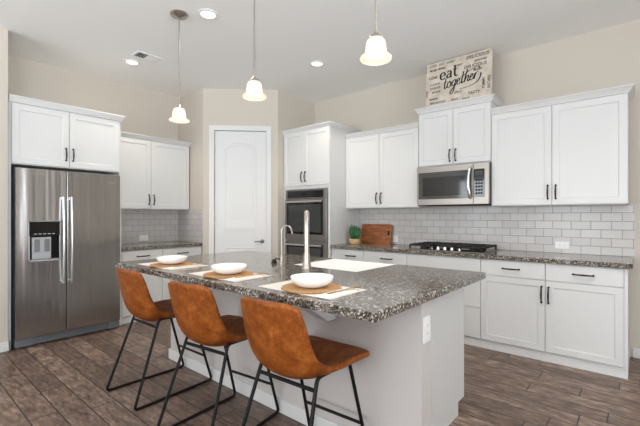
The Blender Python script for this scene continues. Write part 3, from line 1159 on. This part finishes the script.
def setting(idx, cx, cy, px0, px1, py0, py1, where):
    pm = MB().box(-(px1 - px0) / 2, (px1 - px0) / 2, -(py1 - py0) / 2, (py1 - py0) / 2, 0, 0.003, 0.001)
    tag(pm.build("placemat", M["placemat"], loc=((px0 + px1) / 2, (py0 + py1) / 2, 0.9145)), "cream woven placemat on the island, " + where, "placemat", "cream placemats on the island")
    R_ = 0.155
    ch = MB().lathe([(0, 0), (R_ - 0.006, 0), (R_, 0.003), (R_ - 0.003, 0.0075), (R_ - 0.03, 0.008), (0.03, 0.007), (0, 0.007)], (0, 0, 0), 40)
    tag(ch.build("charger", M["woven"], smooth=True, loc=(cx, cy, 0.9178)), "round tan woven charger under the white bowl, " + where, "charger", "woven chargers on the island")
    bo = MB().lathe([(0, 0.002), (0.045, 0), (0.055, 0.002), (0.084, 0.012), (0.103, 0.030), (0.1115, 0.050), (0.1105, 0.0535), (0.107, 0.051), (0.098, 0.032), (0.078, 0.017), (0.05, 0.009), (0, 0.008)], (0, 0, 0), 40)
    tag(bo.build("bowl", M["porcelain"], smooth=True, loc=(cx + 0.005, cy, 0.9260)), "shallow white bowl on a tan woven charger, " + where, "bowl", "white bowls on the island")
    nx, ny = px1 - 0.046, py0 + 0.108
    nk = MB().box(-0.036, 0.036, -0.115, 0.115, 0, 0.004, 0.0015).box(-0.035, 0.033, -0.112, 0.112, 0.0042, 0.0075, 0.0015)
    no = nk.build("napkin", M["napkin"], loc=(nx, ny, 0.9180))
    tag(no, "folded white napkin with gold fork on it, " + where, "napkin", "white napkins on the island")
    fk = MB()
    fk.tube(spline([(0, -0.105, 0.004), (0, -0.04, 0.005), (0, 0.02, 0.006), (0, 0.045, 0.007)], 5), [0.0062] * 5 + [0.0045] * 11, 8, flat=0.5)
    fk.prism([(-0.004, 0.040), (0.004, 0.040), (0.013, 0.058), (0.013, 0.072), (-0.013, 0.072), (-0.013, 0.058)], 0.0055, 0.0085)
    for k in range(4):
        fx = -0.013 + k * 0.0073
        fk.box(fx, fx + 0.0042, 0.071, 0.112, 0.0055, 0.0085)
    fo_ = fk.build("fork", M["gold"], smooth=False, loc=(nx + 0.004, ny + 0.045, 0.9248))
    fo_.rotation_euler = (0, 0, math.radians(-6))
    tag(fo_, "gold fork lying on the white napkin, " + where, "fork", "gold forks on the island")


setting(0, -2.690, 1.440, -2.955, -2.455, 1.305, 1.605, "farthest setting, before the fridge side stool")
setting(1, -1.968, 1.430, -2.222, -1.738, 1.302, 1.588, "middle setting of three")
setting(2, -1.283, 1.440, -1.535, -1.048, 1.302, 1.592, "nearest setting, beside the sink faucet")

# ------------------------------------------------------------------ bar stools


def make_stool(label):
    c = thing("bar_stool", label, "bar stool", (0, 0, 0), 0, "tan leather bar stools along the island")
    # centre line: (y, z, half width, edge lift along the inner normal)
    prof = spline([(-0.312, 0.912, 0.0), (-0.290, 0.80, 0.0), (-0.266, 0.69, 0), (-0.226, 0.590, 0), (-0.140, 0.534, 0), (-0.03, 0.534, 0), (0.11, 0.558, 0), (0.262, 0.570, 0)], 5)
    hw = spline([(0, 0.184, 0), (0, 0.200, 0), (0, 0.212, 0), (0, 0.221, 0), (0, 0.226, 0), (0, 0.231, 0), (0, 0.238, 0), (0, 0.238, 0)], 5)
    lift = spline([(0, 0.038, 0), (0, 0.050, 0), (0, 0.062, 0), (0, 0.080, 0), (0, 0.080, 0), (0, 0.056, 0), (0, 0.028, 0), (0, 0.008, 0)], 5)
    NU = 15
    N = len(prof)
    rows = []
    nor = []
    for i, p in enumerate(prof):
        a, b2 = prof[max(0, i - 1)], prof[min(N - 1, i + 1)]
        ty, tz = b2.x - a.x, b2.y - a.y
        L = math.hypot(ty, tz)
        ny, nz = -tz / L, ty / L       # inner side (up / forward)
        row = []
        for k in range(NU):
            u = k / (NU - 1) * 2 - 1
            # round off the outer corners at the back top and the seat front
            s = 0.0
            if i < 4:
                s = (1 - i / 4) * 0.030 * max(0, (abs(u) - 0.55) / 0.45) ** 2
            elif i > N - 6:
                s = ((i - (N - 6)) / 5) * -0.034 * max(0, (abs(u) - 0.4) / 0.6) ** 2
            l_ = lift[i].y * abs(u) ** 2.2
            w2 = hw[i].y
            x = u * w2 * (1 - 0.05 * abs(u) ** 3 * (lift[i].y / 0.08))
            y = p.x + ny * l_
            z = p.y + nz * l_
            y += s * ty / L
            z += s * tz / L
            row.append(Vector((x, y, z)))
        rows.append(row)
    b = MB().grid(rows)
    sh = b.build("seat_shell", M["leather"], c, smooth=True)
    so = sh.modifiers.new("thick", 'SOLIDIFY')
    so.thickness = 0.030
    so.offset = 0.0
    bv = sh.modifiers.new("round", 'BEVEL')
    bv.width = 0.013
    bv.segments = 3
    bv.limit_method = 'ANGLE'
    bv.angle_limit = math.radians(50)
    sh.data.polygons.foreach_set("use_smooth", [True] * len(sh.data.polygons))
    r = 0.0095
    for s in (-1, 1):
        P4 = [(s * 0.178, 0.115, 0.556), (s * 0.200, 0.272, r), (s * 0.222, -0.335, r), (s * 0.176, -0.142, 0.560)]
        pts = fillet([(s * 0.177, -0.02, 0.556)] + P4 + [(s * 0.177, -0.019, 0.556)], 0.030, 6)
        MB().tube(pts, r, 10).build("sled_leg", M["black"], c, smooth=True)
    zr = 0.508
    f_ = (zr - r) / (0.560 - r)
    xr, yr_ = 0.222 + (0.176 - 0.222) * f_, -0.335 + 0.193 * f_
    MB().tube([(-xr, yr_, zr), (xr, yr_, zr)], 0.0095, 10).build("rear_crossbar", M["black"], c, smooth=True)
    zr = 0.205
    f_ = (zr - r) / (0.556 - r)
    xr, yr_ = 0.200 + (0.178 - 0.200) * f_, 0.272 + (0.115 - 0.272) * f_
    MB().tube([(-xr, yr_, zr), (xr, yr_, zr)], 0.0085, 10).build("footrest", M["black"], c, smooth=True)
    MB().box(-0.172, 0.172, 0.082, 0.106, 0.534, 0.540, 0.002).build("seat_bracket", M["black"], c)
    return c


st = make_stool("tan leather bar stool farthest from the camera, nearest the fridge")
st.location = (-2.757, 1.425, 0)
st.rotation_euler = (0, 0, math.radians(1.0))
copy_thing(st, (-1.972, 1.410, 0), math.radians(6.5), "tan leather bar stool in the middle of the three at the island")
copy_thing(st, (-1.288, 1.414, 0), math.radians(2.8), "tan leather bar stool nearest the camera, at the island's open corner")

# ------------------------------------------------------------------ things on the counter and cabinets
cbd = thing("cutting_board", "wooden cutting board with a thumb hole leaning on the backsplash", "cutting board", (-2.735, 4.372, 0.9155), 0)
outer = []
hw_, hh_, rc = 0.238, 0.262, 0.03
for cx_, cz_, a0 in ((hw_ - rc, rc, -90), (hw_ - rc, hh_ - rc, 0), (-hw_ + rc, hh_ - rc, 90), (-hw_ + rc, rc, 180)):
    for k in range(6):
        a = math.radians(a0 + 90 * k / 5)
        outer.append((cx_ + rc * math.cos(a), cz_ + rc * math.sin(a)))
bd = MB().prism(outer, -0.011, 0.011, 0.003, 'xz')
tilt = Matrix.Rotation(math.radians(-10), 4, 'X')
bd.xf(tilt)
bd.build("board", M["board"], cbd)
hol = []
for cz_, a0 in ((0.165, 0), (0.125, 180)):
    for k in range(9):
        a = math.radians(a0 + 180 * k / 8)
        hol.append((0.195 + 0.013 * math.cos(a), cz_ + 0.013 * math.sin(a)))
hb = MB().prism(hol, -0.0125, -0.0112, 0, 'xz')
hb.xf(tilt)
hb.build("thumb_hole", M["gap"], cbd)

pl = thing("potted_plant", "small green spiky plant in a pale wooden bowl beside the oven tower", "plant", (-2.905, 4.130, 0.9145), 0)
MB().lathe([(0, 0.004), (0.05, 0), (0.070, 0.004), (0.078, 0.03), (0.080, 0.066), (0.074, 0.068), (0.072, 0.054), (0, 0.054)], (0, 0, 0), 28).build("bowl", M["bowl_wood"], pl, smooth=True)
MB().lathe([(0, 0.056), (0.066, 0.054), (0.066, 0.050), (0, 0.050)], (0, 0, 0), 20).build("soil", M["soil"], pl)
lf = MB()
for (ox, oy), n_, hgt in (((-0.038, 0.01), 40, 0.215), ((0.038, 0.0), 40, 0.195), ((0.0, -0.02), 28, 0.15), ((0.0, 0.03), 26, 0.20)):
    for k in range(n_):
        a = random.uniform(0, 2 * PI)
        sp_ = random.uniform(0.005, 0.036)
        hh = hgt * random.uniform(0.6, 1.0) * (1.0 - 6 * max(0, sp_ - 0.015))
        b0 = Vector((ox + 0.01 * math.cos(a), oy + 0.01 * math.sin(a), 0.055))
        b1 = b0 + Vector((sp_ * math.cos(a), sp_ * math.sin(a), hh))
        mid = (b0 + b1) / 2 + Vector((sp_ * 0.45 * math.cos(a), sp_ * 0.45 * math.sin(a), 0.006))
        lf.tube([b0, mid, b1], [0.006, 0.010, 0.001], 6)
lf.build("leaves", M["leaf"], pl)

# ------------------------------------------------------------------ sign
SW, SH = 0.722, 0.508
sg = thing("wall_sign", "cream word art sign reading eat together on top of the microwave cabinet", "sign", (-1.902, 4.124, 2.5385), 0)
lean = Matrix.Rotation(math.radians(-4), 4, 'X')
MB().box(0, SW, 0, 0.038, 0, SH, 0.003).xf(lean).build("panel", M["sign"], sg)


def ribbon(b, pts, wf, y=-0.0012, n=7):
    """a calligraphic stroke in the x-z plane; wf(direction angle) -> half width"""
    P = spline([(p[0], p[1], 0) for p in pts], n)
    top, bot = [], []
    for i, p in enumerate(P):
        a, c = P[max(0, i - 1)], P[min(len(P) - 1, i + 1)]
        t = (c - a)
        if t.length < 1e-9:
            t = Vector((1, 0, 0))
        t.normalize()
        nrm = Vector((-t.y, t.x, 0))
        w2 = wf(t, i / (len(P) - 1))
        top.append(p + nrm * w2)
        bot.append(p - nrm * w2)
    vs = [[b.bm.verts.new((q.x, y, q.y)) for q in r_] for r_ in (top, bot)]
    for i in range(len(P) - 1):
        b.bm.faces.new((vs[0][i], vs[0][i + 1], vs[1][i + 1], vs[1][i]))


ink = MB()


def put(strokes, ox, oz, sx, sz, slant, base, thin, rot=0.0):
    for s_ in strokes:
        P = []
        for x, z in s_:
            xx, zz = (x + slant * z) * sx, z * sz
            P.append((ox + xx * math.cos(rot) - zz * math.sin(rot), oz + xx * math.sin(rot) + zz * math.cos(rot)))
        ribbon(ink, P, lambda t, f: base * (thin + (1 - thin) * abs(t.y) ** 1.3))


E_ = [(0.08, 0.52), (0.45, 0.54), (0.78, 0.58), (0.70, 0.88), (0.42, 1.0), (0.12, 0.80), (0.05, 0.42), (0.22, 0.08), (0.52, 0.0), (0.82, 0.20)]
A_ = [(0.12, 0.80), (0.40, 1.0), (0.66, 0.86), (0.68, 0.45), (0.68, 0.12), (0.86, 0.02)]
A2 = [(0.66, 0.58), (0.32, 0.52), (0.08, 0.28), (0.22, 0.02), (0.46, 0.06), (0.66, 0.28)]
T_ = [(0.36, 1.50), (0.34, 0.90), (0.34, 0.25), (0.50, 0.0), (0.76, 0.12)]
T2 = [(0.06, 0.98), (0.40, 1.0), (0.74, 1.0)]
put([E_], 0.168, 0.262, 0.072, 0.072, 0.0, 0.0108, 0.35)
put([A_, A2], 0.240, 0.267, 0.074, 0.072, 0.0, 0.0108, 0.35)
put([T_, T2], 0.310, 0.271, 0.074, 0.074, 0.0, 0.0108, 0.35)
st_ = [
    [(0.45, 1.7), (0.38, 0.9), (0.35, 0.25), (0.50, 0.0), (0.75, 0.25)],
    [(0.10, 1.05), (0.45, 1.12), (0.80, 1.10)],
    [(1.10, 0.98), (0.85, 0.70), (0.85, 0.20), (1.10, 0.0), (1.38, 0.25), (1.38, 0.75), (1.15, 1.0), (1.30, 0.80), (1.62, 0.72)],
    [(2.20, 0.88), (1.92, 1.0), (1.66, 0.60), (1.72, 0.10), (2.00, 0.08), (2.22, 0.60), (2.24, 0.95), (2.16, 0.0), (2.02, -0.95), (1.70, -1.25), (1.52, -0.95), (1.80, -0.45), (2.40, 0.15)],
    [(2.45, 0.42), (2.80, 0.60), (2.88, 0.90), (2.66, 1.0), (2.48, 0.60), (2.55, 0.12), (2.80, 0.0), (3.10, 0.30)],
    [(3.42, 1.9), (3.30, 0.9), (3.26, 0.22), (3.40, 0.0), (3.60, 0.22)],
    [(3.02, 1.10), (3.5, 1.22), (4.1, 1.55), (4.8, 1.80), (5.6, 1.86), (6.0, 1.70), (5.85, 1.56)],
    [(4.02, 2.05), (3.86, 1.2), (3.76, 0.0)],
    [(3.76, 0.10), (3.98, 0.75), (4.22, 0.98), (4.34, 0.75), (4.26, 0.20), (4.40, 0.0), (4.62, 0.25)],
    [(4.62, 0.42), (4.92, 0.58), (5.02, 0.86), (4.84, 1.0), (4.62, 0.62), (4.68, 0.12), (4.94, 0.0), (5.22, 0.35), (5.38, 0.95)],
    [(5.38, 0.95), (5.36, 0.50), (5.34, 0.0)],
    [(5.40, 0.52), (5.52, 0.86), (5.72, 1.0), (5.86, 0.92)],
    [(6.28, 0.72), (6.34, 0.30), (6.10, -0.35), (5.4, -0.80), (4.3, -0.92), (3.1, -0.86)],
]
put(st_, 0.195, 0.158, 0.066, 0.060, 0.22, 0.0072, 0.34, math.radians(6))
ink.xf(lean @ Matrix.Diagonal((1, 1, 1.1, 1))).build("main_lettering", M["ink"], sg)

def word(txt, x, z, size, shear=0.0, rot=0.0, bold=0.0, space=1.0):
    me = text_mesh(txt, size, shear, bold, space)
    sm = MB()
    sm.mesh_from(me, Matrix.Translation((x, -0.0014, z * 1.1)) @ Matrix.Rotation(PI / 2, 4, 'X') @ Matrix.Rotation(rot, 4, 'Z'))
    bpy.data.meshes.remove(me)
    sm.xf(lean).build("lettering", M["fade_ink"], sg)


word("LOVE . EAT", 0.035, 0.418, 0.036)
word("SWEET", 0.235, 0.418, 0.034)
word("family dinner", 0.040, 0.375, 0.036, 0.35, bold=0.0006)
word("hungry", 0.315, 0.368, 0.036, 0.35)
word("DELICIOUS", 0.455, 0.410, 0.048, 0.2, bold=0.0006)
word("gourmet", 0.545, 0.368, 0.036, 0.35, bold=0.0006)
word("DELICIOUS", 0.435, 0.318, 0.048, 0.1, bold=0.0004)
word("flavor", 0.530, 0.275, 0.042, 0.3, bold=0.0008)
word("LOVE", 0.038, 0.290, 0.040, 0.0, bold=0.0006)
word("LUNCH", 0.048, 0.218, 0.036)
word("DINNER", 0.046, 0.180, 0.036)
word("brunch", 0.075, 0.138, 0.034, 0.3)
word("savory", 0.042, 0.068, 0.038, 0.3, bold=0.0008)
word("BREAKFAST", 0.055, 0.022, 0.036)
word("SPICE", 0.330, 0.088, 0.036, 0.2)
word("feast", 0.300, 0.022, 0.040, 0.3)
word("TASTY", 0.480, 0.050, 0.044, 0.1, bold=0.0005)
word("RECIPES", 0.712, 0.075, 0.040, 0.0, PI / 2, 0.0005)
word("YUMMY", 0.655, 0.080, 0.036, 0.0, PI / 2, 0.0005)
word("SUPPER", 0.024, 0.10, 0.026, 0.0, PI / 2)
word("snack", 0.420, 0.012, 0.036, 0.3)

# ------------------------------------------------------------------ outlets


def outlet(label, loc, rot, w_, h_, gangs, horiz=True):
    c = thing("power_outlet", label, "outlet", loc, rot, "white wall outlets")
    MB().box(-w_ / 2, w_ / 2, -0.006, -0.0004, -h_ / 2, h_ / 2, 0.002).build("cover_plate", M["plate"], c)
    for k in range(gangs):
        off = (k - (gangs - 1) / 2) * (0.05 if gangs > 1 else 0)
        for s in (-1, 1):
            cx_, cz_ = (off + s * 0.011, 0) if False else ((s * 0.02 + off, 0) if horiz else (0, s * 0.02))
            r_ = MB().box(cx_ - 0.014, cx_ + 0.014, -0.008, -0.0061, cz_ - 0.014, cz_ + 0.014, 0.001)
            r_.build("socket", M["plate"], c)
            sl = MB()
            for q in (-0.005, 0.005):
                if horiz:
                    sl.box(cx_ - 0.004, cx_ + 0.004, -0.0084, -0.0081, cz_ + q - 0.001, cz_ + q + 0.001)
                else:
                    sl.box(cx_ + q - 0.001, cx_ + q + 0.001, -0.0084, -0.0081, cz_ - 0.004, cz_ + 0.004)
            sl.build("slot", M["slot"], c)
    return c


outlet("white outlet on the tile right of the cooktop", (-0.598, WY - 0.012, 0.995), 0, 0.122, 0.074, 1)
outlet("white outlet on the tile just right of the cutting board", (-2.470, WY - 0.012, 0.985), 0, 0.074, 0.088, 1, False)
outlet("white outlet on the tile between fridge and pantry", (WX + 0.012, 2.415, 0.978), PI / 2, 0.122, 0.076, 1)
outlet("white outlet on the end of the island knee wall", (IX1, 1.776, 0.722), PI / 2, 0.080, 0.128, 1, False)

# ------------------------------------------------------------------ pendants, downlights, vent


def make_pendant(label, loc):
    p = thing("pendant_light", label, "pendant light", loc, 0, "pendant lights over the island")
    MB().lathe([(0, 0), (0.074, 0), (0.077, -0.008), (0.064, -0.022), (0.022, -0.032), (0.012, -0.046), (0, -0.046)], (0, 0, -0.0005), 28).build("canopy", M["nickel"], p, smooth=True)
    zt = -0.800
    MB().tube([(0, 0, -0.04), (0, 0, zt)], 0.006, 10).build("rod", M["nickel"], p, smooth=True)
    ft = MB().lathe([(0, zt + 0.004), (0.010, zt + 0.004), (0.016, zt - 0.004), (0.030, zt - 0.018), (0.034, zt - 0.030), (0.030, zt - 0.034), (0, zt - 0.034)], (0, 0, 0), 24)
    for a in (0, 2 * PI / 3, 4 * PI / 3):
        ft.tube([(0.030 * math.cos(a), 0.030 * math.sin(a), zt - 0.022), (0.041 * math.cos(a), 0.041 * math.sin(a), zt - 0.022)], 0.005, 8)
    ft.build("fitter", M["nickel"], p, smooth=True)
    z = zt - 0.028
    outp = [(0.029, z), (0.040, z - 0.005), (0.049, z - 0.017), (0.0535, z - 0.038), (0.0555, z - 0.066), (0.0575, z - 0.082), (0.064, z - 0.091), (0.076, z - 0.096), (0.0835, z - 0.103), (0.0845, z - 0.109), (0.081, z - 0.113)]
    inn = [(r_ - 0.004, h_ - 0.001) for r_, h_ in reversed(outp[:-2])]
    sh = MB().lathe(outp + inn, (0, 0, 0), 36)
    # close the neck
    sh.build("glass_shade", M["shade"], p, smooth=True)
    MB().lathe([(0, z - 0.030), (0.012, z - 0.032), (0.022, z - 0.048), (0.024, z - 0.060), (0.018, z - 0.074), (0, z - 0.080)], (0, 0, 0), 18).build("bulb", M["bulb"], p, smooth=True)
    ld = bpy.data.lights.new("pendant_lamp", 'POINT')
    ld.energy = 0.35
    ld.color = (1.0, 0.88, 0.72)
    ld.shadow_soft_size = 0.03
    lo = bpy.data.objects.new("pendant_lamp", ld)
    COL.objects.link(lo)
    lo.parent = p
    lo.location = (0, 0, z - 0.094)
    return p


pd = make_pendant("frosted bell pendant lamp leftmost of the three, in front of the pantry corner", (-3.085, 1.720, CEIL))
copy_thing(pd, (-2.070, 1.722, CEIL), 0, "frosted bell pendant lamp in the middle, hanging before the pantry door")
copy_thing(pd, (-1.074, 1.722, CEIL), 0, "frosted bell pendant lamp rightmost and largest, hanging left of the sign")


def make_down(label, loc):
    p = thing("recessed_light", label, "ceiling light", loc, 0, "recessed ceiling lights")
    MB().lathe([(0.062, -0.001), (0.088, -0.001), (0.090, -0.006), (0.066, -0.010), (0.062, -0.006)], (0, 0, 0), 32).build("trim_ring", M["plate"], p, smooth=True)
    MB().lathe([(0, -0.004), (0.0618, -0.004), (0.0618, -0.002), (0, -0.002)], (0, 0, 0), 32).build("lens", M["lamp"], p)
    ld = bpy.data.lights.new("downlight", 'SPOT')
    ld.energy = 40
    ld.color = (1.0, 0.9, 0.76)
    ld.spot_size = math.radians(120)
    ld.spot_blend = 0.7
    ld.shadow_soft_size = 0.06
    lo = bpy.data.objects.new("downlight", ld)
    COL.objects.link(lo)
    lo.parent = p
    lo.location = (0, 0, -0.02)
    return p


dn = make_down("round lit downlight in the ceiling beside the leftmost pendant's canopy", (-2.894, 1.885, CEIL))
copy_thing(dn, (-4.464, 1.905, CEIL), 0, "round lit downlight next to the ceiling air vent")
copy_thing(dn, (-2.868, 3.318, CEIL), 0, "round lit downlight in the ceiling over the oven tower")

vt = thing("ceiling_vent", "white louvered air vent in the ceiling beside a downlight", "air vent", (-4.185, 1.945, CEIL), 0)
f = MB()
f.box(-0.085, 0.085, -0.130, -0.112, -0.008, -0.0005).box(-0.085, 0.085, 0.112, 0.130, -0.008, -0.0005)
f.box(-0.085, -0.066, -0.112, 0.112, -0.008, -0.0005).box(0.066, 0.085, -0.112, 0.112, -0.008, -0.0005).box(-0.066, 0.066, -0.005, 0.005, -0.008, -0.0005)
f.build("vent_frame", M["plate"], vt)
MB().box(-0.066, 0.066, -0.112, 0.112, -0.003, -0.0006).build("duct_opening", M["vent_dark"], vt)
for k in range(10):
    yy = -0.099 + k * 0.022
    if abs(yy) < 0.008:
        continue
    l_ = MB().box(-0.065, 0.065, -0.008, 0.008, -0.0006, 0.0006)
    l_.xf(Matrix.Translation((0, yy, -0.0085)) @ Matrix.Rotation(math.radians(35 if yy < 0 else -35), 4, 'X'))
    l_.build("louver", M["plate"], vt)
